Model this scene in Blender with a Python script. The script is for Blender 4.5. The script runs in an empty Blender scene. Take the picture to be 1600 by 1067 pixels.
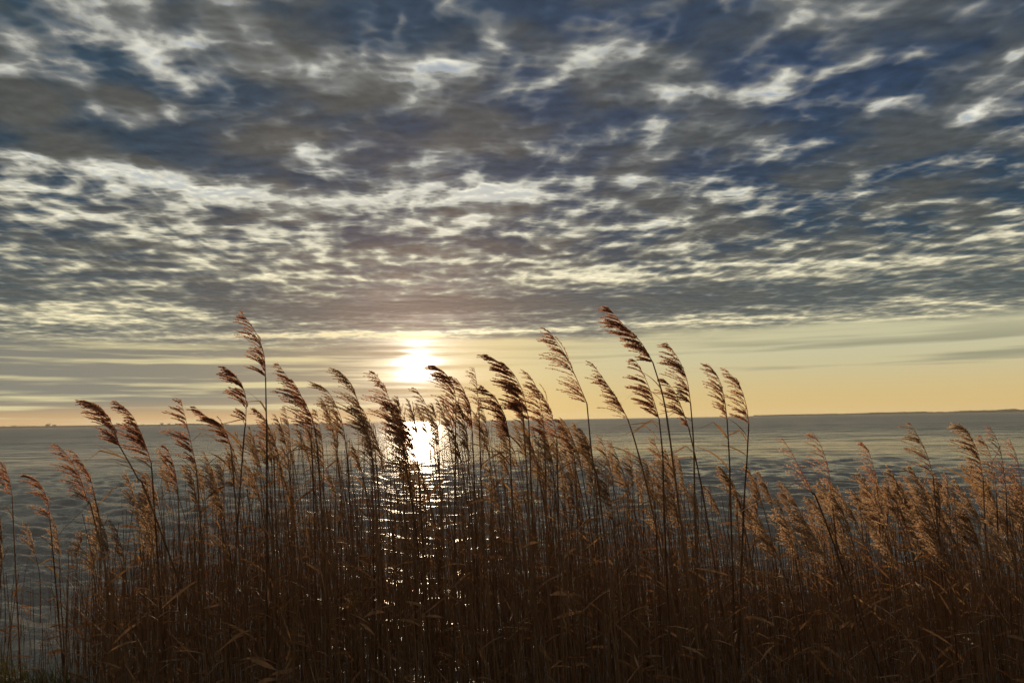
import bpy, bmesh, math, random
import numpy as np
from mathutils import Vector, Matrix, Quaternion

R = math.radians
C = bpy.context.scene.collection
scene = bpy.context.scene

# ---------------------------------------------------------------- camera
LENS, SENSOR = 26.5, 36.0
CAM_H = 1.5
PITCH, ROLL = R(5.94), R(-0.92)
cam_data = bpy.data.cameras.new("camera")
cam_data.lens = LENS
cam_data.sensor_width = SENSOR
cam_data.clip_start = 0.05
cam_data.clip_end = 40000
cam = bpy.data.objects.new("camera", cam_data)
C.objects.link(cam)
CAM_ROT = Matrix.Rotation(R(90) + PITCH, 3, 'X') @ Matrix.Rotation(ROLL, 3, 'Z')
cam.location = (0, 0, CAM_H)
cam.rotation_euler = CAM_ROT.to_euler()
scene.camera = cam
FPX = 1600 * LENS / SENSOR          # focal length in pixels of the photograph


def ray(px, py):
    d = CAM_ROT @ Vector(((px - 800) / FPX, -(py - 533.5) / FPX, -1.0))
    return d.normalized()


def at(px, py, depth):
    d = ray(px, py)
    return Vector((0, 0, CAM_H)) + d * (depth / d.y)


# ---------------------------------------------------------------- sun, exposure
SUN_DIR = ray(651, 566)
SUN_EL = math.asin(SUN_DIR.z)
SUN_AZ = math.atan2(SUN_DIR.x, SUN_DIR.y)       # from +Y towards +X
sun_data = bpy.data.lights.new("sun", 'SUN')
sun_data.energy = 3.8
sun_data.angle = R(0.53)
sun_data.color = (1.0, 0.76, 0.50)
sun = bpy.data.objects.new("sun", sun_data)
C.objects.link(sun)
sun.rotation_euler = SUN_DIR.to_track_quat('Z', 'Y').to_euler()
sun.location = (0, 0, 60)

scene.view_settings.view_transform = 'Standard'
scene.view_settings.look = 'None'
scene.view_settings.exposure = 0.12
scene.view_settings.gamma = 1.0
scene.view_settings.use_curve_mapping = False
scene.cycles.max_bounces = 8
scene.cycles.transparent_max_bounces = 8
scene.cycles.sample_clamp_indirect = 4.0
scene.cycles.sample_clamp_direct = 14.0
scene.cycles.caustics_reflective = False
scene.cycles.use_denoising = True

# ---------------------------------------------------------------- sky
world = bpy.data.worlds.new("World")
scene.world = world
world.use_nodes = True
wt = world.node_tree
wt.nodes.clear()


class Nodes:
    """Small helper that writes shader maths as function calls."""
    def __init__(self, tree):
        self.t = tree

    def new(self, kind, **kw):
        n = self.t.nodes.new(kind)
        for k, v in kw.items():
            setattr(n, k, v)
        return n

    def put(self, sock, v):
        if hasattr(v, 'is_linked') or isinstance(v, bpy.types.NodeSocket):
            self.t.links.new(v, sock)
        else:
            sock.default_value = v

    def m(self, op, a, b=None, c=None, clamp=False):
        n = self.new('ShaderNodeMath', operation=op, use_clamp=clamp)
        for i, v in enumerate((a, b, c)):
            if v is not None:
                self.put(n.inputs[i], v)
        return n.outputs[0]

    def v(self, op, a, b=None, scale=None):
        n = self.new('ShaderNodeVectorMath', operation=op)
        self.put(n.inputs[0], a)
        if b is not None:
            self.put(n.inputs[1], b)
        if scale is not None:
            self.put(n.inputs['Scale'], scale)
        return n.outputs['Value'] if op in ('DOT_PRODUCT', 'LENGTH', 'DISTANCE') else n.outputs[0]

    def noise(self, vec, scale, detail=4.0, rough=0.5, lac=2.0, dist=0.0, color=False):
        n = self.new('ShaderNodeTexNoise')
        n.noise_dimensions = '3D'
        self.put(n.inputs['Vector'], vec)
        n.inputs['Scale'].default_value = scale
        n.inputs['Detail'].default_value = detail
        n.inputs['Roughness'].default_value = rough
        n.inputs['Lacunarity'].default_value = lac
        n.inputs['Distortion'].default_value = dist
        return n.outputs['Color' if color else 'Fac']

    def cells(self, vec, scale, smooth=.6, detail=0.0):
        n = self.new('ShaderNodeTexVoronoi', voronoi_dimensions='2D', feature='SMOOTH_F1')
        self.put(n.inputs['Vector'], vec)
        n.inputs['Scale'].default_value = scale
        n.inputs['Smoothness'].default_value = smooth
        n.inputs['Detail'].default_value = detail
        n.inputs['Roughness'].default_value = .5
        n.inputs['Randomness'].default_value = 1.0
        return n.outputs['Distance']

    def ss(self, x, lo, hi, a=0.0, b=1.0):
        n = self.new('ShaderNodeMapRange', interpolation_type='SMOOTHSTEP')
        self.put(n.inputs['Value'], x)
        self.put(n.inputs['From Min'], lo)
        self.put(n.inputs['From Max'], hi)
        self.put(n.inputs['To Min'], a)
        self.put(n.inputs['To Max'], b)
        return n.outputs[0]

    def mix(self, f, a, b):
        n = self.new('ShaderNodeMix', data_type='RGBA')
        self.put(n.inputs[0], f)
        for i, v in ((6, a), (7, b)):
            if isinstance(v, tuple):
                v = tuple(v) + (1.0,) if len(v) == 3 else v
            self.put(n.inputs[i], v)
        return n.outputs[2]

    def combine(self, x, y, z):
        n = self.new('ShaderNodeCombineXYZ')
        for i, q in enumerate((x, y, z)):
            self.put(n.inputs[i], q)
        return n.outputs[0]

    def split(self, v):
        n = self.new('ShaderNodeSeparateXYZ')
        self.put(n.inputs[0], v)
        return n.outputs


def lin(r, g, b):
    """8-bit sRGB to linear."""
    f = lambda c: c / 12.92 if c <= 0.04045 else ((c + 0.055) / 1.055) ** 2.4
    return tuple(f(q / 255) for q in (r, g, b))


SKY_STRENGTH = 0.10
SKY_CURVE = 0.03            # flattens the cloud deck towards the horizon like the earth's curve


def deck(px, py):
    d = ray(px, py)
    return Vector((d.x / (d.z + SKY_CURVE), d.y / (d.z + SKY_CURVE)))


def sky_col(r, g, b, k=1.0):
    return tuple(q * k / SKY_STRENGTH for q in lin(r, g, b))


# cloud banks (+) and breaks (-) of the deck: where, half width, half height, amount, tilt
BANKS = [
    (350, 250, 215, 30, .85, 11), (80, 208, 120, 26, .6, 7), (140, 146, 170, 26, .6, 3),
    (430, 165, 110, 26, .6, 4), (710, 193, 85, 24, .55, 4), (560, 25, 330, 40, .45, 3),
    (540, 172, 70, 28, .4, 0), (1392, 222, 105, 34, 1.1, 2), (1500, 298, 130, 22, .65, 4),
    (950, 205, 150, 34, .4, 3), (1180, 192, 70, 22, .5, 0), (1150, 272, 130, 20, .45, 0),
    (1350, 350, 190, 40, .6, -3), (1120, 367, 90, 28, .5, 0), (1440, 55, 160, 36, .55, 4),
    (1140, 45, 110, 34, .5, 5), (610, 382, 90, 15, .6, 3), (790, 386, 90, 15, .6, 0),
    (250, 410, 170, 30, .4, 8), (70, 380, 90, 26, .4, 5), (600, 478, 220, 28, .65, 0),
    (330, 470, 110, 16, .4, 6), (1200, 462, 250, 20, .6, -3), (900, 470, 160, 16, .55, 0),
    (30, 465, 50, 18, .5, 0), (950, 400, 160, 16, .4, -3), (1560, 445, 120, 22, .4, 0),
    (1560, 250, 70, 18, .4, 0), (770, 100, 150, 26, .35, 5),
    # breaks
    (40, 246, 110, 11, -.75, 6), (280, 284, 260, 9, -.6, 10), (60, 292, 100, 10, -.7, 3),
    (430, 307, 100, 10, -.7, 5), (630, 30, 8, 34, -.5, 0), (1050, 148, 46, 18, -.8, 0),
    (1215, 150, 46, 15, -.75, 0), (1260, 114, 70, 13, -.5, 4), (1385, 166, 45, 13, -.65, 0),
    (1545, 165, 70, 13, -.8, -4), (1585, 90, 26, 14, -.8, 0), (985, 88, 46, 13, -.75, 0),
    (1133, 18, 16, 12, -.7, 0), (1400, 24, 80, 10, -.3, 0), (1170, 302, 90, 11, -.65, 3),
    (845, 300, 60, 20, -.6, 0), (1040, 347, 50, 15, -.65, -15), (920, 430, 120, 11, -.9, 0),
    (1235, 428, 80, 11, -.8, 0), (1340, 415, 60, 8, -.5, 0), (110, 492, 120, 16, -.75, 6),
    (250, 482, 90, 12, -.5, 8), (28, 555, 46, 6, -.7, 0), (700, 348, 170, 8, -.7, 2),
    (650, 526, 60, 6, -1.0, 0), (500, 524, 150, 7, -.6, 0), (1100, 502, 190, 6, -.6, -2),
    (60, 120, 110, 14, -.3, 4), (270, 70, 140, 14, -.35, 6), (270, 178, 50, 10, -.35, 12),
    (630, 145, 60, 16, -.45, 0), (500, 245, 50, 12, -.5, 12), (340, 110, 30, 24, -.4, 0),
    (760, 205, 40, 10, -.3, 0), (470, 175, 16, 14, -.4, 0), (200, 345, 200, 12, -.25, 6),
    (1400, 385, 120, 8, -.4, -4), (860, 245, 120, 9, -.25, 0), (1470, 255, 90, 6, -.5, -12),
    (790, 516, 110, 4, -.7, -1), (360, 526, 130, 5, -.6, 0), (1450, 516, 170, 5, -.55, 2), (880, 449, 90, 5, -.4, 0), (330, 452, 120, 5, -.5, 6),
    (1500, 474, 100, 5, -.45, 3), (1420, 497, 130, 4, -.5, -4), (130, 530, 120, 4, -.5, 0), (230, 448, 60, 5, -.45, 10),
    (600, 440, 240, 7, -.35, 3), (420, 440, 130, 7, -.45, 12),
]

w = Nodes(wt)
tc = w.new('ShaderNodeTexCoord')
D = w.v('NORMALIZE', tc.outputs['Generated'])
dx, dy, dz = w.split(D)[:3]
zz = w.m('MAXIMUM', dz, 0.0)
inv = w.m('DIVIDE', 1.0, w.m('ADD', zz, SKY_CURVE))
P = w.combine(w.m('MULTIPLY', dx, inv), w.m('MULTIPLY', dy, inv), 0.0)
elev = w.m('MULTIPLY', w.m('ARCSINE', dz), 180 / math.pi)
sunang = w.m('MULTIPLY', w.m('ARCCOSINE', w.m('MINIMUM', w.v('DOT_PRODUCT', D, tuple(SUN_DIR)), 0.9999999)), 180 / math.pi)

# ragged edges: the deck's coordinates are warped twice before anything is placed in it
w1 = w.v('SUBTRACT', w.noise(P, 2.2, 3, .55, color=True), (.5, .5, .5))
P1 = w.v('ADD', P, w.v('SCALE', w1, scale=0.16))
w2 = w.v('SUBTRACT', w.noise(P1, 13.0, 3, .55, color=True), (.5, .5, .5))
P2 = w.v('ADD', P1, w.v('SCALE', w2, scale=0.02))

bank = 0.0
for (px, py, hw, hh, amp, tilt) in BANKS:
    c = deck(px, py)
    ca, sa = math.cos(R(tilt)), math.sin(R(tilt))
    e1 = deck(px + hw * ca * .5, py + hw * sa * .5) - c
    e2 = deck(px - hh * sa * .5, py + hh * ca * .5) - c
    M = Matrix(((e1.x * 2, e2.x * 2), (e1.y * 2, e2.y * 2))).inverted()
    q = w.v('SUBTRACT', P2, (c.x, c.y, 0))
    a = w.v('DOT_PRODUCT', q, (M[0][0], M[0][1], 0))
    b = w.v('DOT_PRODUCT', q, (M[1][0], M[1][1], 0))
    if amp < 0:
        amp *= .80 if py < 400 else .95
    s = w.m('MULTIPLY_ADD', b, b, w.m('MULTIPLY', a, a))
    g = w.m('POWER', 2.71828, w.m('MULTIPLY', s, -1.0))
    bank = w.m('MULTIPLY_ADD', g, amp, bank)


def cloud_noise(p):
    """billowy altocumulus: broad rolls, cells and frayed detail"""
    ps = w.v('MULTIPLY', p, (0.82, 1.22, 1.0))
    roll = w.noise(w.v('MULTIPLY', p, (.42, 2.3, 1.0)), 1.25, 3, .5)
    n1 = w.noise(ps, 2.3, 3, .5, 2.1)
    n2 = w.noise(w.v('ADD', p, (7.3, 2.1, 4.0)), 11.0, 7, .60, 2.1)
    v1 = w.cells(ps, 5.2, .45)
    v2 = w.cells(w.v('ADD', ps, (3.7, 1.9, 0)), 12.5, .40)
    v3 = w.cells(w.v('ADD', p, (1.2, 6.1, 0)), 27.0, .40)
    big = w.m('MULTIPLY_ADD', v1, -0.52, w.m('MULTIPLY_ADD', roll, .80, w.m('MULTIPLY', n1, .75)))
    big = w.m('MULTIPLY_ADD', v3, -0.20, big)
    return w.m('MULTIPLY_ADD', v2, -0.50, w.m('MULTIPLY_ADD', n2, 0.40, big))


nz = w.m('SUBTRACT', cloud_noise(P2), 0.56)
sunward = (math.sin(SUN_AZ) * 0.04, math.cos(SUN_AZ) * 0.04, 0)
nz_s = w.m('SUBTRACT', cloud_noise(w.v('ADD', P2, sunward)), 0.56)
far_calm = w.ss(elev, 5.5, 14.0, 0.50, 1.0)
dens = w.m('ADD', w.m('MULTIPLY', nz, w.m('MULTIPLY', far_calm, w.ss(elev, 13.0, 20.0, 2.3, 2.15))), w.m('MULTIPLY', bank, 0.82))
fray = w.m('SUBTRACT', w.noise(P2, 22.0, 5, .66), .5)
dens = w.m('ADD', w.m('ADD', dens, 0.87), w.m('MULTIPLY', w.m('ADD', w.ss(elev, 22.0, 12.0, .11, -.10), w.ss(elev, 11.0, 8.0, .0, .08)), 1.0))
dens = w.m('ADD', dens, w.m('MULTIPLY', fray, w.ss(dens, 1.0, .30, .15, .75)))
relief = w.m('MULTIPLY', w.m('SUBTRACT', nz, nz_s), 1.0)     # the side of each billow that faces the sun
# the deck ends above a clear strip on the right, thins to a veil on the left
side = w.ss(w.m('DIVIDE', dx, w.m('MAXIMUM', dy, .05)), -0.21, 0.02)
edge_noise = w.m('MULTIPLY', w.m('SUBTRACT', w.noise(w.v('MULTIPLY', P, (.5, 1.0, 1.0)), 1.1, 5, .6), .5), 2.6)
e2 = w.m('ADD', elev, edge_noise)
clear = w.m('MULTIPLY', w.ss(e2, 6.9, 5.6), side)
veil = w.m('MULTIPLY', w.ss(e2, 7.0, 4.4), w.m('SUBTRACT', 1.0, side))
low = w.ss(elev, 7.0, 4.0)
streak = w.noise(w.combine(w.m('MULTIPLY', dx, 3.5), w.m('MULTIPLY', dy, 3.5), w.m('MULTIPLY', dz, 105.0)), 1.0, 5, .58)
streak2 = w.noise(w.combine(w.m('MULTIPLY', dx, 2.0), w.m('MULTIPLY', dy, 2.0), w.m('MULTIPLY', dz, 55.0)), 1.3, 4, .5)

# clear air: the Sky Texture, coloured by the low sun
sky = w.new('ShaderNodeTexSky', sky_type='NISHITA')
sky.sun_disc = False
sky.sun_elevation = SUN_EL
sky.sun_rotation = SUN_AZ
sky.altitude = 0
sky.air_density = 1.0
sky.dust_density = 2.2
sky.ozone_density = 1.6
gap = w.mix(0.78, sky.outputs[0], w.mix(w.ss(elev, 3.0, 13.0), sky_col(226, 186, 112),
            w.mix(w.ss(elev, 9.0, 24.0), sky_col(168, 184, 182), sky_col(92, 126, 168))))
glow_n = w.m('POWER', 2.71828, w.m('MULTIPLY', sunang, -1 / 9.0))

# cloud: dark base, brighter and warmer where it is thin or turned to the sun
blue_side = w.m('MULTIPLY', w.m('MULTIPLY', w.ss(elev, 9.0, 24.0), w.ss(elev, 42.0, 29.0, .15, 1.0)), w.ss(w.m('ADD', dx, w.m('MULTIPLY', w.m('SUBTRACT', w.noise(P, 1.6, 2), .5), 1.2)), -0.45, 0.35))
patch = w.ss(w.noise(w.v('ADD', P, (3.1, 8.2, 0)), 2.6, 4, .5), 0.40, 0.62)
base_hi = w.mix(blue_side, w.mix(patch, sky_col(48, 70, 86), sky_col(84, 88, 86)), w.mix(patch, sky_col(50, 68, 92), sky_col(78, 85, 90)))
base_hi = w.mix(w.ss(elev, 30.0, 46.0), base_hi, sky_col(128, 125, 120))
base_lo = sky_col(94, 101, 98)
base = w.mix(w.ss(elev, 15.0, 5.0), base_hi, base_lo)
base = w.mix(w.m('MULTIPLY', glow_n, .38), base, sky_col(196, 150, 118))
mid = w.mix(w.ss(elev, 20.0, 6.0), sky_col(124, 126, 124), sky_col(156, 152, 130))
rim = w.mix(w.ss(elev, 20.0, 6.0), sky_col(214, 212, 198), sky_col(240, 229, 188))

tr_ = w.m('MULTIPLY', w.m('SUBTRACT', dens, w.m('MULTIPLY', w.m('MINIMUM', w.m('MAXIMUM', relief, -.35), .35), 0.85)), 0.86)
t = w.m('MULTIPLY', tr_, 1.0, clamp=True)
c1 = w.mix(w.ss(t, .22, .85), mid, base)
c2 = w.mix(w.ss(tr_, .52, -.12), c1, rim)
deep = w.ss(t, .70, 1.0, 1.0, .80)
grain = w.m('MULTIPLY_ADD', w.m('ADD', fray, w.m('MULTIPLY', relief, .8)), .55, 1.06)
c2 = w.v('SCALE', c2, scale=w.m('MULTIPLY', deep, grain))
cover = w.ss(dens, -0.45, 0.26, .38, 1.0)
col = w.mix(cover, gap, c2)

# low veil and the thin bars above the horizon
veil_col = w.mix(w.ss(elev, 0.2, 1.9), sky_col(196, 160, 112), sky_col(124, 124, 114))
veil_col = w.mix(w.ss(streak, .48, .66), veil_col, sky_col(206, 196, 152))
veil_col = w.mix(w.m('MULTIPLY', glow_n, .40), veil_col, sky_col(240, 196, 120))
col = w.mix(veil, col, veil_col)
strip = w.mix(w.ss(elev, 0.2, 5.0), sky_col(206, 178, 118), sky_col(190, 186, 152))
strip = w.mix(w.m('MULTIPLY', w.ss(w.m('ADD', streak2, w.ss(elev, 2.0, 3.6, -.25, .03)), .48, .62), w.ss(elev, 6.6, 4.5, 0.0, .85)), strip, sky_col(140, 140, 118))
strip = w.mix(w.m('MULTIPLY', glow_n, .75), strip, sky_col(255, 214, 128))
col = w.mix(clear, col, strip)

# aureole of the sun burning through the thin bars
bars = w.ss(streak, .38, .60, .10, 1.7)
core_d = w.m('ADD', sunang, w.m('MULTIPLY', w.m('SUBTRACT', streak, .5), -5.5))
au = w.m('MULTIPLY', w.m('POWER', 2.71828, w.m('MULTIPLY', w.m('POWER', w.m('DIVIDE', w.m('MAXIMUM', core_d, 0.0), .80), 2.0), -1.0)), 3.2)
au2 = w.m('MULTIPLY', w.m('MULTIPLY', w.m('POWER', 2.71828, w.m('DIVIDE', sunang, -2.0)), .70), bars)
au3 = w.m('MULTIPLY', w.m('POWER', 2.71828, w.m('DIVIDE', sunang, -6.0)), 0.17)
aur = w.v('ADD', w.v('SCALE', (1.0, .93, .80), scale=w.m('DIVIDE', w.m('ADD', au, au2), SKY_STRENGTH)),
          w.v('SCALE', (1.0, .60, .40), scale=w.m('DIVIDE', au3, SKY_STRENGTH)))
col = w.v('ADD', col, aur)
col = w.mix(w.ss(dz, -0.002, -0.02), col, sky_col(70, 66, 60))
bg = w.new('ShaderNodeBackground')
w.put(bg.inputs['Color'], col)
bg.inputs['Strength'].default_value = SKY_STRENGTH
wo = w.new('ShaderNodeOutputWorld')
wt.links.new(bg.outputs[0], wo.inputs['Surface'])
world.cycles.sampling_method = 'MANUAL'
world.cycles.sample_map_resolution = 1024


# ---------------------------------------------------------------- helpers
def tag(o, label=None, cat=None, group=None, kind=None):
    for k, v in (('label', label), ('category', cat), ('group', group), ('kind', kind)):
        if v:
            o[k] = v
    return o


class MB:
    """collects vertices and faces of ONE mesh"""
    def __init__(self):
        self.v, self.f = [], []

    def quad(self, a, b, c, d):
        n = len(self.v)
        self.v += [a, b, c, d]
        self.f.append((n, n + 1, n + 2, n + 3))

    def tube(self, pts, rad, sides=5, cap=True):
        n0 = len(self.v)
        k = len(pts)
        for i, p in enumerate(pts):
            t = (pts[min(i + 1, k - 1)] - pts[max(i - 1, 0)])
            t = t.normalized() if t.length > 1e-9 else Vector((0, 0, 1))
            u = t.cross(Vector((0, 1, 0.13)))
            u = u.normalized() if u.length > 1e-4 else Vector((1, 0, 0))
            w_ = t.cross(u)
            for s in range(sides):
                a = 2 * math.pi * s / sides
                self.v.append(p + (u * math.cos(a) + w_ * math.sin(a)) * rad[i])
        for i in range(k - 1):
            for s in range(sides):
                a = n0 + i * sides + s
                b = n0 + i * sides + (s + 1) % sides
                self.f.append((a, b, b + sides, a + sides))
        if cap:
            self.f.append(tuple(n0 + (k - 1) * sides + s for s in range(sides)))

    def ribbon(self, pts, wid, up=Vector((0, 0, 1)), fold=0.25, side=None):
        """a blade with a shallow keel: two strips"""
        n0 = len(self.v)
        k = len(pts)
        for i, p in enumerate(pts):
            t = (pts[min(i + 1, k - 1)] - pts[max(i - 1, 0)]).normalized()
            s = side if side is not None else t.cross(up)
            s = s.normalized() if s.length > 1e-4 else Vector((0, 1, 0))
            nrm = s.cross(t)
            w_ = wid[i] * .5
            self.v += [p - s * w_ + nrm * w_ * fold, p, p + s * w_ + nrm * w_ * fold]
        for i in range(k - 1):
            a = n0 + i * 3
            self.f += [(a, a + 1, a + 4, a + 3), (a + 1, a + 2, a + 5, a + 4)]

    def mesh(self, name, mat, smooth=True):
        me = bpy.data.meshes.new(name)
        me.from_pydata([tuple(q) for q in self.v], [], self.f)
        me.materials.append(mat)
        if smooth:
            me.polygons.foreach_set('use_smooth', [True] * len(me.polygons))
        return me

    def build(self, name, mat, parent=None, smooth=True):
        return link(name, self.mesh(name, mat, smooth), parent)


def link(name, me, parent=None):
    o = bpy.data.objects.new(name, me)
    C.objects.link(o)
    if parent:
        o.parent = parent
    return o


def empty(name, loc):
    o = bpy.data.objects.new(name, None)
    o.empty_display_size = .1
    o.location = loc
    C.objects.link(o)
    return o


def np_mesh(name, v, quads, mat, smooth=True):
    me = bpy.data.meshes.new(name)
    nq = len(quads)
    me.vertices.add(len(v))
    me.vertices.foreach_set('co', np.asarray(v, np.float32).ravel())
    me.loops.add(nq * 4)
    me.loops.foreach_set('vertex_index', np.asarray(quads, np.int32).ravel())
    me.polygons.add(nq)
    me.polygons.foreach_set('loop_start', np.arange(nq, dtype=np.int32) * 4)
    me.polygons.foreach_set('use_smooth', np.full(nq, smooth))
    me.materials.append(mat)
    me.update(calc_edges=True)
    me.validate()
    return me


def material(name):
    m = bpy.data.materials.new(name)
    m.use_nodes = True
    m.node_tree.nodes.clear()
    n = Nodes(m.node_tree)
    out = n.new('ShaderNodeOutputMaterial')
    return m, n, out


def leafy(name, cols, trans, tfac, rough=.75, scale=30.0, spec=.25):
    """dry plant tissue: lets a part of the light through"""
    m, n, out = material(name)
    tc = n.new('ShaderNodeTexCoord')
    oi = n.new('ShaderNodeObjectInfo')
    geo = n.new('ShaderNodeNewGeometry')
    nz = n.noise(tc.outputs['Object'], scale, 4, .6)
    f = n.m('ADD', n.m('MULTIPLY', n.m('SUBTRACT', nz, .5), 1.6), n.m('MULTIPLY', n.m('ADD', oi.outputs['Random'], geo.outputs['Random Per Island']), .5))
    col = n.mix(n.ss(f, .2, .8), cols[0], cols[1])
    p = n.new('ShaderNodeBsdfPrincipled')
    n.put(p.inputs['Base Color'], col)
    p.inputs['Roughness'].default_value = rough
    p.inputs['Specular IOR Level'].default_value = spec
    tr = n.new('ShaderNodeBsdfTranslucent')
    n.put(tr.inputs['Color'], n.mix(f, trans[0], trans[1]))
    mx = n.new('ShaderNodeMixShader')
    mx.inputs[0].default_value = tfac
    n.t.links.new(p.outputs[0], mx.inputs[1])
    n.t.links.new(tr.outputs[0], mx.inputs[2])
    n.t.links.new(mx.outputs[0], out.inputs['Surface'])
    return m


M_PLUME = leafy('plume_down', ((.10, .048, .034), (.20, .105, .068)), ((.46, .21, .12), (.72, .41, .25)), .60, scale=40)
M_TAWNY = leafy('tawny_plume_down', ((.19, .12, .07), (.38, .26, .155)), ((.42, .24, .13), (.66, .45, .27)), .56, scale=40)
M_STEM = leafy('reed_straw', ((.085, .044, .022), (.235, .13, .062)), ((.30, .12, .045), (.42, .19, .07)), .20, scale=14)
M_LEAF = leafy('dry_leaf', ((.12, .07, .032), (.27, .175, .082)), ((.32, .15, .05), (.48, .26, .10)), .42, scale=22)
M_GRASS = leafy('bank_grass', ((.035, .040, .012), (.075, .070, .022)), ((.09, .10, .025), (.14, .12, .04)), .30, scale=22)


def simple(name, c0, c1, scale, rough=.9, bump=0.0):
    m, n, out = material(name)
    tc = n.new('ShaderNodeTexCoord')
    nz = n.noise(tc.outputs['Object'], scale, 6, .6)
    p = n.new('ShaderNodeBsdfPrincipled')
    n.put(p.inputs['Base Color'], n.mix(n.ss(nz, .35, .65), c0, c1))
    p.inputs['Roughness'].default_value = rough
    p.inputs['Specular IOR Level'].default_value = .3
    if bump:
        b = n.new('ShaderNodeBump')
        b.inputs['Distance'].default_value = bump
        n.put(b.inputs['Height'], nz)
        n.t.links.new(b.outputs[0], p.inputs['Normal'])
    n.t.links.new(p.outputs[0], out.inputs['Surface'])
    return m


M_MUD = simple('bank_mud', (.018, .013, .008), (.045, .034, .020), 9, .8, .03)
M_SHORE = simple('shore_ground', (.050, .050, .022), (.085, .075, .035), .02)
M_CROWN = simple('bare_crown', (.030, .028, .016), (.055, .046, .026), .3)
M_TRUNK = simple('bark', (.05, .04, .03), (.08, .065, .05), 2)

# ---------------------------------------------------------------- water
rng = np.random.default_rng(11)


def build_water():
    r = [0.5]
    while r[-1] < 12000:
        q = r[-1]
        r.append(q + max(0.024, min(q * q / 2600, q * .12)))
    r = np.array(r)
    fine = np.arange(-46, 46.001, 0.165)
    coarse = np.arange(50, 311, 4.0)
    ang = np.radians(np.concatenate([fine, coarse]))
    A, RR = np.meshgrid(ang, r)
    X, Y = RR * np.sin(A), RR * np.cos(A)
    Z = np.zeros_like(X)
    space = np.maximum(np.gradient(r)[:, None] * .8, RR * np.radians(0.165))
    N = 110
    lam = np.exp(rng.uniform(math.log(.10), math.log(1.1), N))
    th = math.radians(246) + rng.normal(0, .50, N)       # the wind blows from the right, a little towards the bank
    ph = rng.uniform(0, 6.283, N)
    for L, t, p in zip(lam, th, ph):
        k = 2 * math.pi / L
        slope = .042 if L < .5 else .050
        # gusts: patches of livelier and calmer water
        gx = .6 + .8 * (np.sin(X * .35 / max(L, .5) + 3 * p) * np.sin(Y * .28 / max(L, .5) + 5 * p) * .5 + .5)
        a = slope / k * gx * np.clip((L / space - 2.2) / 2.5, 0, 1)
        arg = k * (X * math.cos(t) + Y * math.sin(t)) + p
        s = np.sin(arg)
        Z += a * (s + .28 * np.cos(2 * arg))
    shelter = np.clip((RR - 2.0) / 7.0, .55, 1.0)       # the reeds calm the water between them
    Z *= shelter
    nr, na = X.shape
    v = np.stack([X, Y, Z], -1).reshape(-1, 3)
    i = np.arange(nr - 1)[:, None] * na
    j = np.arange(na)[None, :]
    j2 = (j + 1) % na
    q = np.stack([i + j, i + na + j, i + na + j2, i + j2], -1).reshape(-1, 4)
    q = q[:, ::-1]
    m, n, out = material('lake_water')
    tc = n.new('ShaderNodeTexCoord')
    pos = tc.outputs['Object']
    p = n.new('ShaderNodeBsdfPrincipled')
    p.inputs['Base Color'].default_value = (.15, .138, .118, 1)
    p.inputs['IOR'].default_value = 1.333
    h1 = n.noise(n.v('MULTIPLY', pos, (1.0, 1.6, 1.0)), 14.0, 4, .6)
    cd = n.v('LENGTH', pos)
    n.put(p.inputs['Roughness'], n.ss(cd, 20.0, 110.0, .11, .30))      # unresolved wavelets far out
    b1 = n.new('ShaderNodeBump')
    b1.inputs['Strength'].default_value = .9
    b1.inputs['Distance'].default_value = .030
    n.put(b1.inputs['Height'], h1)
    # chop too small for the mesh: the slope of the wavelets added to the normal, with gusts and wave trains
    chop = n.v('SUBTRACT', n.noise(n.v('MULTIPLY', pos, (.38, 1.0, 1.0)), 4.5, 4, .65, color=True), (.5, .5, .5))
    trains = n.v('SUBTRACT', n.noise(n.v('MULTIPLY', pos, (.32, 1.0, 1.0)), .85, 3, .6, color=True), (.5, .5, .5))
    swell = n.v('SUBTRACT', n.noise(n.v('MULTIPLY', pos, (.18, 1.0, 1.0)), .13, 3, .6, color=True), (.5, .5, .5))
    s1 = n.v('SCALE', n.v('MULTIPLY', chop, (.30, 1.35, 0)), scale=n.ss(cd, 12.0, 55.0, .15, .95))
    s2 = n.v('SCALE', n.v('MULTIPLY', trains, (.2, 1.7, 0)), scale=n.ss(cd, 8.0, 26.0, .0, .95))
    s3 = n.v('SCALE', n.v('MULTIPLY', swell, (.15, 1.0, 0)), scale=n.ss(cd, 22.0, 80.0, .0, .85))
    nn = n.v('NORMALIZE', n.v('ADD', b1.outputs[0], n.v('ADD', s1, n.v('ADD', s2, s3))))
    n.put(p.inputs['Normal'], nn)
    n.t.links.new(p.outputs[0], out.inputs['Surface'])
    o = link('water', np_mesh('water', v, q, m))
    tag(o, 'dark rippled lake water with a bright glitter path under the low sun', None, None, 'structure')
    return o


build_water()

# ---------------------------------------------------------------- far shore
SHORE_D = 2600.0


def shore_strip(name, x0, x1, dist, depth, hfun, mat, label, kind, n=240, rows=5):
    """a low land or wood: a ridge with real depth"""
    v, q = [], []
    for i in range(n + 1):
        x = x0 + (x1 - x0) * i / n
        for j in range(rows):
            u = j / (rows - 1)
            hh = hfun(x, u)
            v.append((x, dist + depth * u, hh if 0 < j < rows - 1 else -.5))
    for i in range(n):
        for j in range(rows - 1):
            a = i * rows + j
            q.append((a, a + rows, a + rows + 1, a + 1))
    o = link(name, np_mesh(name, v, q, mat, False))
    tag(o, label, None, None, kind)
    return o


def wob(x, s, seed):
    return sum(math.sin(x / (s * f) + seed * 1.7 * k + k) / k for k, f in ((1, 1.0), (2, .43), (3, .21), (5, .087))) / 2.0


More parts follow.
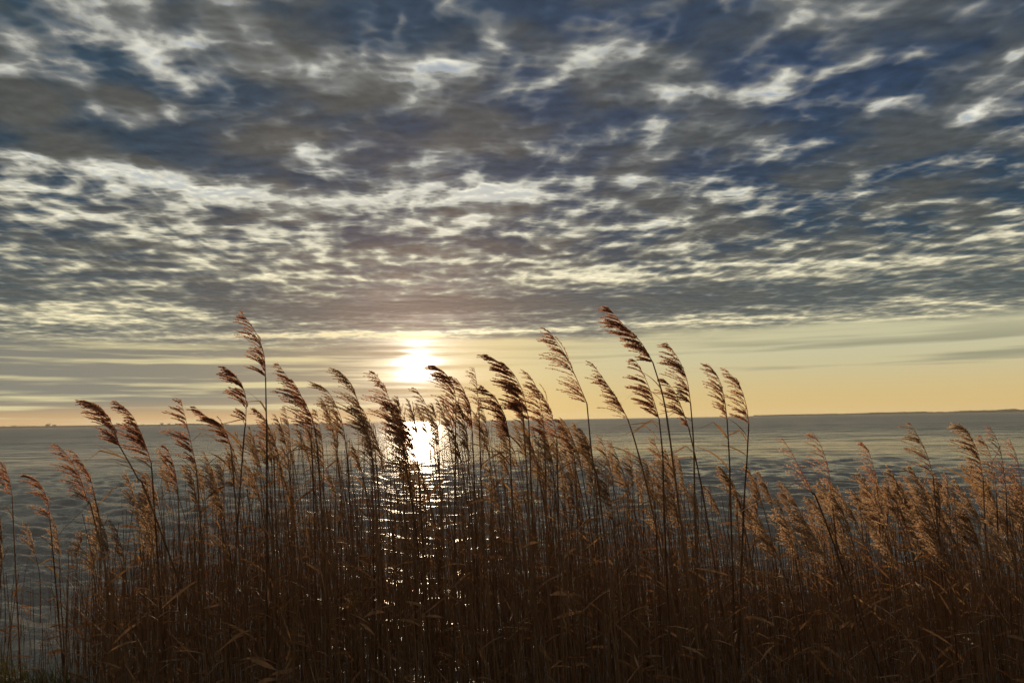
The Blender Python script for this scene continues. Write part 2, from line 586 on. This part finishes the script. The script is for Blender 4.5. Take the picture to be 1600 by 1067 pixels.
xr0 = at(1165, 650, SHORE_D).x
xr1 = at(1900, 650, SHORE_D).x
shore_strip('far_shore', xr0, xr1 + 600, SHORE_D, 180,
            lambda x, u: 1.2 + min(1, (x - xr0) / 500) * (5.0 + 1.6 * wob(x, 160, 1)) * (0.6 + .4 * u), M_SHORE,
            'low hazy strip of land along the horizon on the right', 'structure')
rw = random.Random(5)
hs = {}


def wood_h(x, u):
    key = (round(x, 1), round(u, 2))
    if key not in hs:
        rise = min(1, max(0, (x - xr0 - 60) / 900))
        hs[key] = max(1.5, 4.5 + 6.0 * rise * (.62 + .60 * wob(x, 60, 2)) + rw.uniform(-.9, .9) * (.4 + rise))
    return hs[key]


shore_strip('far_wood', xr0 + 60, xr1 + 600, SHORE_D + 30, 90, wood_h, M_CROWN,
            'hazy band of distant woodland on the low right shore', 'stuff', n=420)
xl0 = at(-260, 668, SHORE_D).x
xl1 = at(335, 664, SHORE_D).x
shore_strip('far_shore', xl0 - 500, xl1, SHORE_D, 150,
            lambda x, u: (3.2 + 3.5 * min(1, max(0, (xl1 - x) / 400)) + 1.1 * wob(x, 90, 4)), M_SHORE,
            'thin low strip of land along the horizon at the far left', 'structure')

shore_strip('far_wood', xl0 - 500, at(300, 664, SHORE_D).x, SHORE_D + 30, 90,
            lambda x, u: max(1.5, 5.0 + 2.6 * wob(x, 45, 8) + rw.uniform(-1.0, 1.0)), M_CROWN,
            'hazy continuous band of distant scrub on the far left shore', 'stuff', n=420)


def far_tree(px, hgt, wid, label, seed):
    rr = random.Random(seed)
    base = at(px, 666, SHORE_D + 40 + rr.uniform(-15, 25))
    root = empty('distant_tree', (base.x, base.y, 1.5))
    tag(root, label, 'tree', 'hazy trees on the far left shore')
    t = MB()
    t.tube([Vector((0, 0, -1)), Vector((.2, 0, hgt * .3)), Vector((0, .2, hgt * .8))], [hgt * .035, hgt * .026, hgt * .008], 6)
    for k in range(7):
        a = rr.uniform(0, 6.28)
        z0 = hgt * rr.uniform(.28, .6)
        t.tube([Vector((0, 0, z0)), Vector((math.cos(a) * wid * .25, math.sin(a) * wid * .25, z0 + hgt * .16)),
                Vector((math.cos(a) * wid * .42, math.sin(a) * wid * .42, z0 + hgt * .26))], [hgt * .014, hgt * .009, hgt * .004], 4)
    t.build('trunk', M_TRUNK, root)
    c = MB()
    lobes = [(Vector((rr.gauss(0, wid * .2), rr.gauss(0, wid * .2), hgt * rr.uniform(.42, .86))), wid * rr.uniform(.12, .26)) for _ in range(9)]
    for _ in range(1200):
        p0, rad = rr.choice(lobes)
        d = Vector((rr.gauss(0, 1), rr.gauss(0, 1), rr.gauss(0, .8))).normalized() * rad * rr.uniform(.3, 1.1)
        p = p0 + d
        s = hgt * .055 * rr.uniform(.6, 1.3)
        a = Vector((rr.gauss(0, 1), rr.gauss(0, 1), rr.gauss(0, 1))).normalized()
        b = a.cross(Vector((rr.gauss(0, 1), rr.gauss(0, 1), rr.gauss(0, 1)))).normalized()
        c.quad(p - a * s, p - b * s * .7, p + a * s, p + b * s * .7)
    c.build('crown', M_CROWN, root, False)


FAR_TREES = [
    (6, 11, 16, 'hazy round treetop on the far shore at the extreme left edge'),
    (22, 13, 22, 'broad hazy tree on the far shore, second from the left edge'),
    (38, 10, 20, 'low wide hazy tree on the far shore right of the broad one'),
    (52, 8, 15, 'smallest hazy tree at the right end of the far left clump'),
    (75, 19, 13, 'tallest hazy tree on the far left shore, left one of an upright pair'),
    (84, 15, 9, 'slim hazy tree on the far left shore, right one of an upright pair'),
    (183, 12, 13, 'single hazy tree on the horizon just left of the second arched reed plume'),
    (222, 8, 16, 'low hazy bush-like tree on the horizon just right of the second arched plume'),
    (253, 14, 13, 'hazy tree on the horizon left of the upright reed plume, taller of two'),
    (264, 11, 11, 'hazy tree on the horizon left of the upright reed plume, lower of two'),
]
for k, (px, h, wd, lb) in enumerate(FAR_TREES):
    far_tree(px, h * .62, wd * 1.5, lb, 40 + k)

# ---------------------------------------------------------------- near bank
def bank_z(x, y):
    edge = 3.35 + .22 * wob(x, .7, 3) + 1.35 * math.exp(-((x + 2.95) / .33) ** 2) + 1.05 * math.exp(-((x + 2.28) / .17) ** 2)
    z = .32 * (1 / (1 + math.exp((y - edge + .25) / .13))) - .09
    return z + .025 * wob(x * 1.3 + y * 2.1, .22, 6) * (1 if z > -.05 else .3)


v, q = [], []
xs = np.arange(-9, 9.01, .09)
ys = np.arange(-6, 5.4, .09)
for x in xs:
    for y in ys:
        v.append((x, y, bank_z(x, y)))
ny = len(ys)
for i in range(len(xs) - 1):
    for j in range(ny - 1):
        a = i * ny + j
        q.append((a, a + ny, a + ny + 1, a + 1))
o = link('bank', np_mesh('bank', v, q, M_MUD))
tag(o, 'dark muddy bank at the water edge in the bottom left corner', None, None, 'structure')

rg = random.Random(8)
g = MB()
for _ in range(9000):
    x, y = rg.uniform(-5.0, 5.0), rg.uniform(1.8, 5.2)
    if rg.random() < .45:
        x, y = rg.choice((rg.gauss(-2.95, .3), rg.gauss(-2.28, .16))), rg.gauss(4.1, .45)
    z = bank_z(x, y)
    if z < .0:
        continue
    h = rg.uniform(.06, .20) * (1.5 if rg.random() < .1 else 1)
    lean = Vector((rg.gauss(-.35, .3), rg.gauss(0, .3), 0))
    p0 = Vector((x, y, z - .01))
    pts = [p0, p0 + Vector((0, 0, h * .5)) + lean * h * .25, p0 + Vector((0, 0, h * .85)) + lean * h * .9]
    g.ribbon(pts, [.005, .004, .0008], fold=.3, side=Vector((rg.gauss(0, 1), rg.gauss(0, 1), 0)))
o = g.build('bank_grass', M_GRASS)
tag(o, 'dark olive grass growing on the muddy bank', None, None, 'stuff')

# ---------------------------------------------------------------- reeds
def spline(pts, n):
    """Catmull-Rom through pts, n points along it"""
    P = [pts[0] * 2 - pts[1]] + list(pts) + [pts[-1] * 2 - pts[-2]]
    seg = len(pts) - 1
    out = []
    for i in range(n):
        u = i / (n - 1) * seg
        k = min(int(u), seg - 1)
        f = u - k
        a, b, c, d = P[k:k + 4]
        out.append(.5 * ((2 * b) + (c - a) * f + (2 * a - 5 * b + 4 * c - d) * f * f + (3 * b - a - 3 * c + d) * f ** 3))
    return out


WIND = Vector((-1.0, .10, .05)).normalized()


def plume_mesh(rachis, rr, full=1.0, size=1.0, wf=1.0):
    """one-sided feathery panicle: whorls of branchlets combed over by the wind"""
    mb = MB()
    L = sum((rachis[i + 1] - rachis[i]).length for i in range(len(rachis) - 1))
    n = len(rachis)
    mb.tube(rachis, [.0021 - .0015 * i / (n - 1) for i in range(n)], 4)
    nodes = int(10 + L * 13)
    for k in range(nodes):
        t = (k + rr.uniform(-.25, .25)) / nodes
        t = min(max(t, 0), .985)
        u = t * (n - 1)
        i = min(int(u), n - 2)
        p0 = rachis[i].lerp(rachis[i + 1], u - i)
        T = (rachis[i + 1] - rachis[i]).normalized()
        prof = min(1.0, .55 + t * 2.2) * (1 - t) ** .62 + .10
        whorl_wind = rr.uniform(.35, 1.15)
        whorl_len = rr.uniform(.55, 1.25)
        for b in range(max(2, int(rr.choice((3, 5, 7, 9)) * full * (1 - .45 * t)))):
            l = L * .47 * prof * rr.uniform(.6, 1.05) * whorl_len * size
            side = Vector((rr.gauss(0, .22), rr.gauss(0, .38), rr.gauss(0, .15)))
            d = (T * .75 + WIND * (.42 * whorl_wind + .1 * rr.random()) * wf + side * .9).normalized()
            steps = 6
            p = p0.copy()
            pts = [p.copy()]
            ds = []
            for s in range(steps):
                f = (s + 1) / steps
                d = (d + WIND * .20 * whorl_wind * wf + Vector((0, 0, -.12 * f * (1.2 - whorl_wind))) + side * .03).normalized()
                p = p + d * (l / steps)
                pts.append(p.copy())
                ds.append(d.copy())
            mb.tube(pts, [.0008 - .00009 * s for s in range(steps + 1)], 3, False)
            ns = int(l / .0032 * full)
            for s in range(ns):
                f = .10 + .90 * (s + rr.random()) / max(ns, 1)
                uu = min(f, .999) * steps
                j = int(uu)
                q = pts[j].lerp(pts[j + 1], uu - j)
                dd = (ds[j] + Vector((rr.gauss(0, .24), rr.gauss(0, .24), rr.gauss(0, .24)))).normalized()
                ln = rr.uniform(.008, .015) * (1.15 - .35 * f)
                wd = rr.uniform(.0016, .0033)
                sd = dd.cross(Vector((rr.gauss(0, 1), rr.gauss(0, 1), rr.gauss(0, 1)))).normalized() * wd
                m_ = q + dd * ln * .45
                mb.quad(q, m_ - sd, q + dd * ln, m_ + sd)
    return mb


def stem_mesh(pts, r0, r1, rr):
    """jointed straw: slightly thicker sheaths below every node"""
    mb = MB()
    n = len(pts)
    rad = []
    for i in range(n):
        f = i / (n - 1)
        rad.append((r0 + (r1 - r0) * f) * (1.22 if i % 4 == 0 else 1.0 + .05 * (i % 4)))
    mb.tube(pts, rad, 6)
    return mb


def leaf_mesh(p0, T, rr, length=None, droop=None, flip=False):
    """long dry blade streaming downwind, often creased and hanging"""
    l = length or rr.uniform(.12, .25)
    W = WIND.copy()
    if flip:
        W.x *= -1
    d = (T * rr.uniform(.5, 1.1) + W * rr.uniform(.35, .9) + Vector((0, rr.gauss(0, .3), 0))).normalized()
    steps = 9
    crease = rr.randint(2, 6) if rr.random() < .6 else 99
    dr = rr.uniform(.02, .10) if droop is None else droop
    pts = [p0.copy()]
    p = p0.copy()
    for s in range(steps):
        if s == crease:
            d = (d + Vector((W.x * .2, rr.gauss(0, .2), -rr.uniform(.6, 1.5)))).normalized()
        d = (d + W * .10 + Vector((0, 0, -dr * (s / steps)))).normalized()
        p = p + d * l / steps
        pts.append(p.copy())
    wmax = rr.uniform(.006, .0125)
    wid = [wmax * (.45 + 1.6 * f if f < .3 else .93 * (1 - ((f - .3) / .7) ** 1.6)) + .0006 for f in (i / steps for i in range(steps + 1))]
    mb = MB()
    mb.ribbon(pts, wid, fold=rr.uniform(.2, .6), up=Vector((rr.gauss(0, .3), rr.gauss(0, .5), 1)))
    return mb


def build_reed(label, line, nb, depth, seed, full=1.0, leaves=3, mat=None, thick=1.0, size=1.0, group=None):
    """line: the reed from its tip down, as seen in the photograph, laid out at its own distance"""
    rr = random.Random(seed)
    pts = []
    for k, (px, py) in enumerate(line):
        p = at(px, py, depth)
        pts.append(p)
    # on down to the bed of the lake
    lo, hi = pts[-1], pts[nb]
    sl = (lo - hi)
    sl = Vector((sl.x, 0, sl.z)) if len(pts) - 1 > nb else Vector((.06, 0, -1))
    sl = sl.normalized()
    if sl.z > -.3:
        sl = Vector((.12, 0, -1)).normalized()
    dz_ = (lo.z + .12)
    base = lo + Vector((sl.x / -sl.z * dz_ * .75, rr.uniform(-.05, .05), -dz_))
    pts.append(base)
    root = empty('reed', (base.x, base.y, 0))
    tag(root, label, 'reed', group)
    off = Vector((base.x, base.y, 0))
    pts = [p - off for p in pts]
    rach = spline(pts[:nb + 1], 14)
    # the drooping tip also leans out of the plane
    lean = rr.uniform(-.06, .06)
    for i, p in enumerate(rach):
        p.y += lean * ((len(rach) - 1 - i) / (len(rach) - 1)) ** 2
    rach.reverse()
    stem = spline(list(reversed(pts[nb:])), 21) if len(pts) - nb > 1 else [pts[-1], pts[nb]]
    stem[-1] = rach[0].copy()
    plume_mesh(rach, rr, full, size).build('plume', mat or M_PLUME, root, False)
    stem_mesh(stem, .0046 * thick, .0024 * thick, rr).build('stem', M_STEM, root)
    H = len(stem)
    for k in range(leaves):
        i = int(H * rr.uniform(.55, .86))
        i = min(max(i, 1), H - 2)
        T = (stem[i + 1] - stem[i]).normalized()
        leaf_mesh(stem[i], T, rr, flip=rr.random() < .15, length=rr.uniform(.12, .30)).build('leaf', M_LEAF, root)
    return root


# label, the line from tip through plume base down the stem (photo pixels), index of the plume's base, distance, fullness, leaves
HEROES = [
    ('tallest reed left of the sun, a lone dark plume high above its neighbours', [(377, 487), (399, 518), (412, 552), (415, 590), (416, 650), (417, 718)], 3, 3.5, 1.0, 2),
    ('bushy reddish-brown reed plume directly left of the tall lone reed', [(354, 573), (372, 590), (384, 618), (384, 660), (378, 725)], 3, 3.7, 1.25, 2),
    ('leftmost reed whose arched plume rises above the horizon, bent far over to the left', [(124, 625), (153, 634), (174, 661), (187, 697), (214, 745), (240, 800)], 3, 3.5, 1.25, 4),
    ('second arched plume from the left above the horizon, standing close behind the leftmost one', [(181, 626), (206, 648), (224, 686), (236, 722), (241, 790)], 3, 3.6, 1.2, 4),
    ('upright slender plume between the arched pair and the broad dark plume at left', [(275, 622), (287, 653), (298, 693), (306, 726), (311, 790)], 3, 3.7, 1.2, 2),
    ('broad dark plume drooping left just below the bushy reddish one', [(305, 634), (324, 651), (346, 664), (360, 695), (366, 760)], 3, 3.8, 1.3, 2),
    ('small dark plume crossing the stem of the tall lone reed', [(391, 636), (410, 652), (423, 680), (427, 706), (430, 780)], 3, 3.9, 1.0, 2),
    ('loose feathery plume just right of the tall lone reed', [(432, 566), (452, 594), (477, 630), (492, 668), (500, 760)], 3, 3.6, 1.1, 2),
    ('low dark reed arched over the water at the far left with a thick bare stem', [(81, 694), (104, 714), (124, 746), (137, 785), (150, 823)], 3, 3.6, .75, 1),
    ('thin faint reed plume hanging just right of the low arched reed at far left', [(113, 703), (128, 722), (140, 745), (148, 775), (160, 850)], 3, 4.2, .8, 1),
    ('short drooping reed plume over open water near the left edge', [(38, 741), (60, 752), (73, 778), (78, 810), (86, 900)], 3, 4.3, .9, 2),
    ('reed plume cut off by the left edge of the picture', [(-14, 708), (4, 722), (14, 745), (19, 775), (24, 880)], 3, 4.4, .9, 1),
    ('short stubby plume left of the upright slender plume', [(254, 695), (265, 712), (273, 735), (277, 760), (281, 840)], 3, 4.2, 1.0, 1),
    ('pale loose plume right of the loose feathery one, tip just above the horizon', [(494, 600), (513, 614), (532, 652), (540, 690), (546, 770)], 3, 3.9, .9, 2),
    ('tawny plume with a narrow curled tip, second left of the sun', [(532, 579), (551, 602), (566, 648), (578, 688), (586, 770)], 3, 3.8, 1.0, 2),
    ('slim plume nearest the sun on its left side', [(586, 582), (601, 604), (614, 640), (628, 683), (640, 765), (650, 830)], 3, 3.5, 1.05, 3),
    ('small light plume standing right under the sun', [(648, 606), (662, 626), (676, 655), (682, 690), (688, 770)], 3, 4.0, .8, 2),
    ('wide reddish plume touching the right side of the sun', [(678, 571), (700, 588), (712, 622), (712, 672), (711, 770)], 3, 3.6, 1.2, 3),
    ('narrow straight plume standing alone between two bushy plumes right of the sun', [(741, 574), (744, 592), (746, 612), (748, 634), (752, 760)], 3, 4.0, .55, 1),
    ('heaviest bushy dark-red plume right of the sun', [(760, 554), (785, 572), (806, 606), (817, 648), (822, 720), (826, 800)], 3, 3.5, 1.5, 3),
    ('thin plume tucked in the right edge of the bushy dark-red plume', [(823, 582), (838, 606), (847, 645), (851, 685), (853, 770)], 3, 3.7, .9, 2),
    ('plume with a long right flank between the bushy dark-red plume and the open sky gap', [(836, 602), (853, 626), (864, 655), (870, 684), (872, 780)], 3, 3.8, 1.0, 2),
    ('long slender plume left of the tallest plume, leaning left against the clear sky', [(857, 516), (877, 544), (897, 583), (917, 630), (926, 720), (939, 790)], 3, 3.5, .95, 2),
    ('leaning plume with a smooth bare back between the long slender plume and the tallest', [(924, 569), (943, 594), (963, 622), (981, 655), (995, 700), (1020, 800)], 3, 3.6, .95, 2),
    ('tallest and largest plume of the whole stand, right of centre', [(948, 477), (972, 505), (1000, 533), (1020, 566), (1036, 620), (1046, 680), (1062, 800)], 3, 3.3, 1.45, 2),
    ('lower plume hanging directly beneath the tallest one', [(990, 562), (1006, 588), (1020, 622), (1030, 655), (1036, 720), (1038, 805)], 3, 3.45, 1.2, 2),
    ('dark plume just right of the tallest, its tip at the edge of the grey cloud', [(1041, 533), (1060, 560), (1073, 592), (1079, 630), (1084, 700), (1087, 825)], 3, 3.5, 1.15, 2),
    ('short dark plume hanging between the tallest plume and the one at its right', [(1036, 590), (1052, 608), (1064, 634), (1076, 668), (1092, 740), (1104, 806)], 3, 3.6, 1.15, 2),
    ('left one of the twin slim plumes at the right end of the tall stand', [(1104, 569), (1121, 590), (1131, 620), (1136, 655), (1140, 725), (1142, 800)], 3, 3.6, .95, 2),
    ('right one of the twin slim plumes at the right end of the tall stand', [(1137, 577), (1156, 600), (1166, 632), (1170, 662), (1167, 720), (1161, 825)], 3, 3.6, .95, 3),
    ('bare dark curved reed bowed over the lake, first right of the twin slim plumes', [(1219, 684), (1236, 708), (1254, 740), (1268, 768), (1290, 815)], 3, 3.5, .35, 1),
    ('thin bowed reed crossing the lake, second right of the twin slim plumes', [(1272, 675), (1284, 695), (1294, 730), (1298, 765), (1305, 830)], 3, 3.8, .5, 1),
    ('small plume standing out against the lake in the middle of the right half', [(1345, 690), (1357, 706), (1366, 735), (1371, 765), (1376, 850)], 3, 4.2, .8, 1),
    ('taller bowed reed with an orange plume in front of the lake at right', [(1420, 659), (1436, 684), (1449, 712), (1458, 745), (1466, 830)], 3, 3.8, .9, 2),
    ('wide fluffy tawny plume near the right edge, bowed to the left', [(1489, 663), (1510, 678), (1527, 706), (1536, 745), (1540, 840)], 3, 3.8, 1.2, 2),
    ('dark plume between the fluffy tawny one and the right edge', [(1533, 679), (1545, 700), (1553, 732), (1557, 770), (1560, 850)], 3, 4.0, .8, 1),
    ('thin dark bowed stem with a sparse tip, second from the right edge', [(1547, 666), (1560, 692), (1568, 730), (1572, 770), (1575, 850)], 3, 3.9, .45, 1),
    ('sparse thin reed nearest the right edge', [(1576, 687), (1588, 715), (1595, 750), (1598, 790), (1601, 860)], 3, 4.0, .5, 1),
    ('fluffy plume right behind the loose feathery one, above the horizon left of the sun', [(456, 592), (468, 612), (480, 645), (486, 690), (490, 780)], 3, 3.8, 1.1, 2),
    ('small brown plume between the two tawny plumes left of the sun', [(556, 628), (570, 646), (580, 674), (586, 706), (592, 790)], 3, 4.0, 1.0, 2),
    ('ragged brown plume overlapping the glitter just below the sun', [(612, 624), (628, 646), (644, 680), (652, 715), (658, 800)], 3, 3.8, 1.1, 2),
    ('reddish plume behind the wide reddish one, on its right', [(706, 588), (722, 606), (734, 636), (738, 676), (742, 780)], 3, 3.9, 1.2, 2),
    ('second head of the bushy dark-red cluster, just right of its highest tip', [(786, 566), (804, 586), (818, 616), (826, 656), (830, 760)], 3, 3.6, 1.3, 2),
    ('low head of the bushy dark-red cluster, on its left below the narrow straight plume', [(754, 604), (772, 620), (788, 648), (796, 684), (800, 780)], 3, 3.7, 1.3, 2),
    ('pale tawny plume rising behind the stems of the leaning plume', [(905, 668), (918, 686), (926, 712), (930, 745), (934, 830)], 3, 4.4, 1.1, 2),
    ('sagging plume below the long slender plume, at the horizon', [(873, 655), (884, 672), (894, 695), (899, 725), (902, 810)], 3, 4.2, .8, 2),
]
for k, (lb, line, nb, depth, full, lv) in enumerate(HEROES):
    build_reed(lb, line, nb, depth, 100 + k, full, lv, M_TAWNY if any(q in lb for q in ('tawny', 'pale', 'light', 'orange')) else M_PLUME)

# ---- the other reeds: prototypes copied through the thicket
PROTOS = []


def make_proto(h, seed):
    rr = random.Random(seed)
    lean = rr.uniform(.0, .12) * h
    Lp = rr.uniform(.22, .33)
    tipdrop = rr.uniform(.15, .6)
    top = Vector((-lean, rr.uniform(-.08, .08), h - Lp * (1 - .35 * tipdrop)))
    stem = spline([Vector((0, 0, -.12)), Vector((-lean * .22, 0, top.z * .40)), Vector((-lean * .55, 0, top.z * .74)), top], 17)
    T = (stem[-1] - stem[-2]).normalized()
    r = [top.copy()]
    d = T.copy()
    for s in range(10):
        d = (d + WIND * .085 * tipdrop + Vector((0, 0, -.015))).normalized()
        r.append(r[-1] + d * Lp / 10)
    root = empty('reed', (0, 0, 0))
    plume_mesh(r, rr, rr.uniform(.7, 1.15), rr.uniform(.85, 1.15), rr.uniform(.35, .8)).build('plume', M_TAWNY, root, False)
    stem_mesh(stem, .0042, .0021, rr).build('stem', M_STEM, root)
    for k in range(rr.choice((1, 2, 2, 3))):
        i = rr.randint(9, 15)
        leaf_mesh(stem[i], (stem[i + 1] - stem[i]).normalized(), rr, flip=rr.random() < .25).build('leaf', M_LEAF, root)
    return [root, r[-1].copy(), False]


for h in (.80, 1.0, 1.2, 1.4, 1.6):
    for k in range(4):
        PROTOS.append((h, make_proto(h, int(h * 100) + k)))


def copy_tree(o):
    c = o.copy()
    C.objects.link(c)
    for ch in list(o.children):
        d = ch.copy()
        C.objects.link(d)
        d.parent = c
    return c


ZONES = [   # right end of the zone in the photo, what stands there, the label of its taller and of its lower reeds
    (118, 'thin reeds standing in open water at the left edge',
     'thin lone reed standing in open water near the left edge', 'very short thin reed in open water near the left edge'),
    (250, 'short reeds below the arched pair of plumes',
     'short reed with brown plume below the arched pair of plumes at left', 'low half-hidden reed at the foot of the arched pair of plumes'),
    (360, 'reeds below the broad dark plume at left',
     'brown reed crowding below the broad dark plume at left', 'low half-hidden reed below the broad dark plume at left'),
    (470, 'reeds round the stem of the tall lone reed',
     'brown reed crowding round the stem of the tall lone reed', 'low half-hidden reed at the foot of the tall lone reed'),
    (580, 'backlit reeds left of the glitter path',
     'backlit tawny reed just left of the sun glitter on the water', 'low half-hidden reed just left of the sun glitter'),
    (700, 'reeds in front of the glitter path',
     'backlit reed standing in front of the sun glitter on the water', 'low dark reed in front of the sun glitter'),
    (800, 'backlit reeds right of the glitter path',
     'backlit tawny reed just right of the sun glitter on the water', 'low half-hidden reed just right of the sun glitter'),
    (920, 'reeds below the heaviest dark-red plume and the long slender plume',
     'brown reed under the long slender plume right of centre', 'low half-hidden reed under the long slender plume'),
    (1060, 'reeds under the tallest plume',
     'brown reed among the stems under the tallest plume', 'low half-hidden reed at the foot of the tallest plume'),
    (1200, 'reeds under the twin slim plumes',
     'brown reed among the stems of the twin slim plumes', 'low half-hidden reed at the foot of the twin slim plumes'),
    (1330, 'golden reeds below the bowed bare reeds',
     'golden-brown short reed under the two bowed thin reeds', 'low half-hidden golden reed under the two bowed thin reeds'),
    (1460, 'golden reeds in the low band at right',
     'golden-brown short reed left of the fluffy tawny plume at right', 'low half-hidden golden reed left of the fluffy tawny plume'),
    (1700, 'golden reeds at the right edge',
     'golden-brown short reed below the fluffy tawny plume at the right edge', 'low half-hidden golden reed at the right edge'),
]
ENV = [(-80, 780), (60, 790), (105, 815), (150, 762), (200, 722), (250, 697), (320, 680), (400, 655), (470, 622), (560, 612), (640, 614), (720, 604), (800, 618),
       (870, 645), (930, 672), (1000, 682), (1100, 700), (1180, 735), (1260, 748), (1330, 738), (1400, 728), (1480, 716), (1560, 722), (1700, 722)]
ENV_X, ENV_Y = [a for a, b in ENV], [b for a, b in ENV]
rc = random.Random(77)
n_rest = 300 - len(HEROES)
for k in range(n_rest):
    while True:
        px = rc.uniform(-60, 1660) if rc.random() > .16 else rc.uniform(1150, 1660)
        if px < 115 and rc.random() > .22:
            continue
        if 1060 < px < 1170 and rc.random() > .6:
            continue
        break
    drop = abs(rc.gauss(0, 1)) * 52 + rc.uniform(-6, 14)
    py = float(np.interp(px, ENV_X, ENV_Y)) + min(drop, 170)
    depth = rc.uniform(3.7, 6.4)
    tip = at(px, py, depth)
    h = max(.55, tip.z)
    hh, pr = min(PROTOS, key=lambda q: abs(q[0] - h) + rc.uniform(0, .22))
    root, toff, used = pr
    o = copy_tree(root) if used else root
    pr[2] = True
    s = tip.z / toff.z
    s = min(max(s, .7), 1.35)
    a = rc.gauss(0, .28)
    o.scale = (s, s, s)
    o.rotation_euler = (rc.gauss(0, .02), 0, a)
    off = Vector((toff.x * math.cos(a) - toff.y * math.sin(a), toff.x * math.sin(a) + toff.y * math.cos(a), 0)) * s
    o.location = (tip.x - off.x, tip.y - off.y, tip.z - toff.z * s)
    for (zx, grp, tall, low) in ZONES:
        if px < zx:
            tag(o, tall if drop < 62 else low, 'reed', grp)
            break
for hh, pr in PROTOS:
    if not pr[2]:
        for ch in list(pr[0].children):
            bpy.data.objects.remove(ch)
        bpy.data.objects.remove(pr[0])

# ---- the uncounted rest of the bed: bare and broken stems, dry blades, low shoots
rb = np.random.default_rng(21)
V, Q, cnt = [], [], 0


def bed_stems(n, hfun, y0, y1, leaf_n, r_lo=.0016, r_hi=.0040, keep=None):
    global cnt
    Y = rb.uniform(y0, y1, n)
    X = rb.uniform(-1, 1.5, n) * (Y * .72 + .35)     # the bed runs on beyond the right edge
    px = 800 + X / Y * FPX
    ok = np.where(px < 118, rb.random(n) < .12, np.where(px < 215, rb.random(n) < (px - 60) / 160, True))
    if keep is not None:
        ok &= keep(px, Y)
    X, Y, px = X[ok], Y[ok], px[ok]
    n = len(X)
    H = hfun(px, Y, n)
    lean = rb.normal(-.05, .07, n) * H
    leany = rb.normal(0, .08, n) * H
    rad = rb.uniform(r_lo, r_hi, n)
    seg = 6
    f = np.linspace(0, 1, seg)[None, :]
    bend = rb.uniform(1.1, 2.2, n)[:, None]
    cx = X[:, None] + lean[:, None] * f ** bend
    cy = Y[:, None] + leany[:, None] * f ** bend
    cz = -.12 + (H[:, None] + .12) * f
    rr_ = rad[:, None] * (1 - .55 * f)
    ang = np.array([0.4, 0.4 + 2.094, 0.4 + 4.189])
    vx = cx[..., None] + rr_[..., None] * np.cos(ang)
    vy = cy[..., None] + rr_[..., None] * np.sin(ang)
    vz = np.repeat(cz[..., None], 3, -1)
    V.append(np.stack([vx, vy, vz], -1).reshape(-1, 3))
    base = cnt + (np.arange(n) * seg * 3)[:, None, None]
    i = np.arange(seg - 1)[None, :, None] * 3
    s = np.arange(3)[None, None, :]
    s2 = (s + 1) % 3
    Q.append(np.stack([base + i + s, base + i + s2, base + i + 3 + s2, base + i + 3 + s], -1).reshape(-1, 4))
    cnt += n * seg * 3
    # blades
    for _ in range(leaf_n):
        f0 = rb.uniform(.25, .95, n)
        k = 6
        g = np.linspace(0, 1, k)[None, :]
        l = rb.uniform(.08, .21, n)
        az = np.where(rb.random(n) < .68, math.pi, 0) + rb.normal(0, .7, n)
        up = rb.uniform(-.3, 1.0, n)
        dr = rb.uniform(.0, .4, n)
        ox = (X + lean * f0 ** bend[:, 0])[:, None]
        oy = (Y + leany * f0 ** bend[:, 0])[:, None]
        oz = (-.12 + (H + .12) * f0)[:, None]
        lx = ox + np.cos(az)[:, None] * l[:, None] * g * .8
        ly = oy + np.sin(az)[:, None] * l[:, None] * g * .8
        lz = oz + l[:, None] * (up[:, None] * g - dr[:, None] * g * g)
        w_ = rb.uniform(.0016, .0045, n)[:, None] * np.sin(np.pi * (g * .86 + .10))
        sx = -np.sin(az)[:, None] * w_
        sy = np.cos(az)[:, None] * w_
        tw = rb.normal(0, 1.0, n)[:, None] * w_
        a = np.stack([lx + sx, ly + sy, lz + tw], -1)
        b = np.stack([lx - sx, ly - sy, lz - tw], -1)
        V.append(np.stack([a, b], 2).reshape(-1, 3))
        base = cnt + (np.arange(n) * k * 2)[:, None]
        i = np.arange(k - 1)[None, :] * 2
        Q.append(np.stack([base + i, base + i + 1, base + i + 3, base + i + 2], -1).reshape(-1, 4))
        cnt += n * k * 2


def top_z(px, Y, lift):
    py = np.interp(px, ENV_X, ENV_Y) + lift
    return np.maximum(CAM_H - (py - 656) / FPX * Y, .12)


bed_stems(1880, lambda px, Y, n: top_z(px, Y, 45 + np.abs(rb.normal(0, 75, n))), 3.4, 6.5, 2)
bed_stems(5250, lambda px, Y, n: top_z(px, Y, 130 + np.abs(rb.normal(0, 85, n))), 3.2, 6.8, 1)
bed_stems(4900, lambda px, Y, n: rb.uniform(.15, .70, n), 3.0, 6.5, 1, .0012, .003)
o = link('reed_bed', np_mesh('reed_bed', np.concatenate(V), np.concatenate(Q), M_STEM, False))
tag(o, 'dense dark thicket of bare and broken reed stems standing in the water', None, None, 'stuff')


# ---------------------------------------------------------------- haze over the lake
hb = MB()
x0, x1, y0, y1, z0, z1 = -6000, 6000, -300, 3600, -1.5, 26
c = [Vector((x, y, z)) for z in (z0, z1) for y in (y0, y1) for x in (x0, x1)]
hb.v = c
hb.f = [(0, 2, 3, 1), (4, 5, 7, 6), (0, 1, 5, 4), (2, 6, 7, 3), (0, 4, 6, 2), (1, 3, 7, 5)]
m, n, out = material('lake_haze')
pv = n.new('ShaderNodeVolumePrincipled')
pv.inputs['Color'].default_value = (.95, .90, .82, 1)
pv.inputs['Density'].default_value = .00007
pv.inputs['Anisotropy'].default_value = .3
n.t.links.new(pv.outputs[0], out.inputs['Volume'])
o = hb.build('haze', m, None, False)
tag(o, 'thin warm haze over the lake that pales the far shore', None, None, 'stuff')
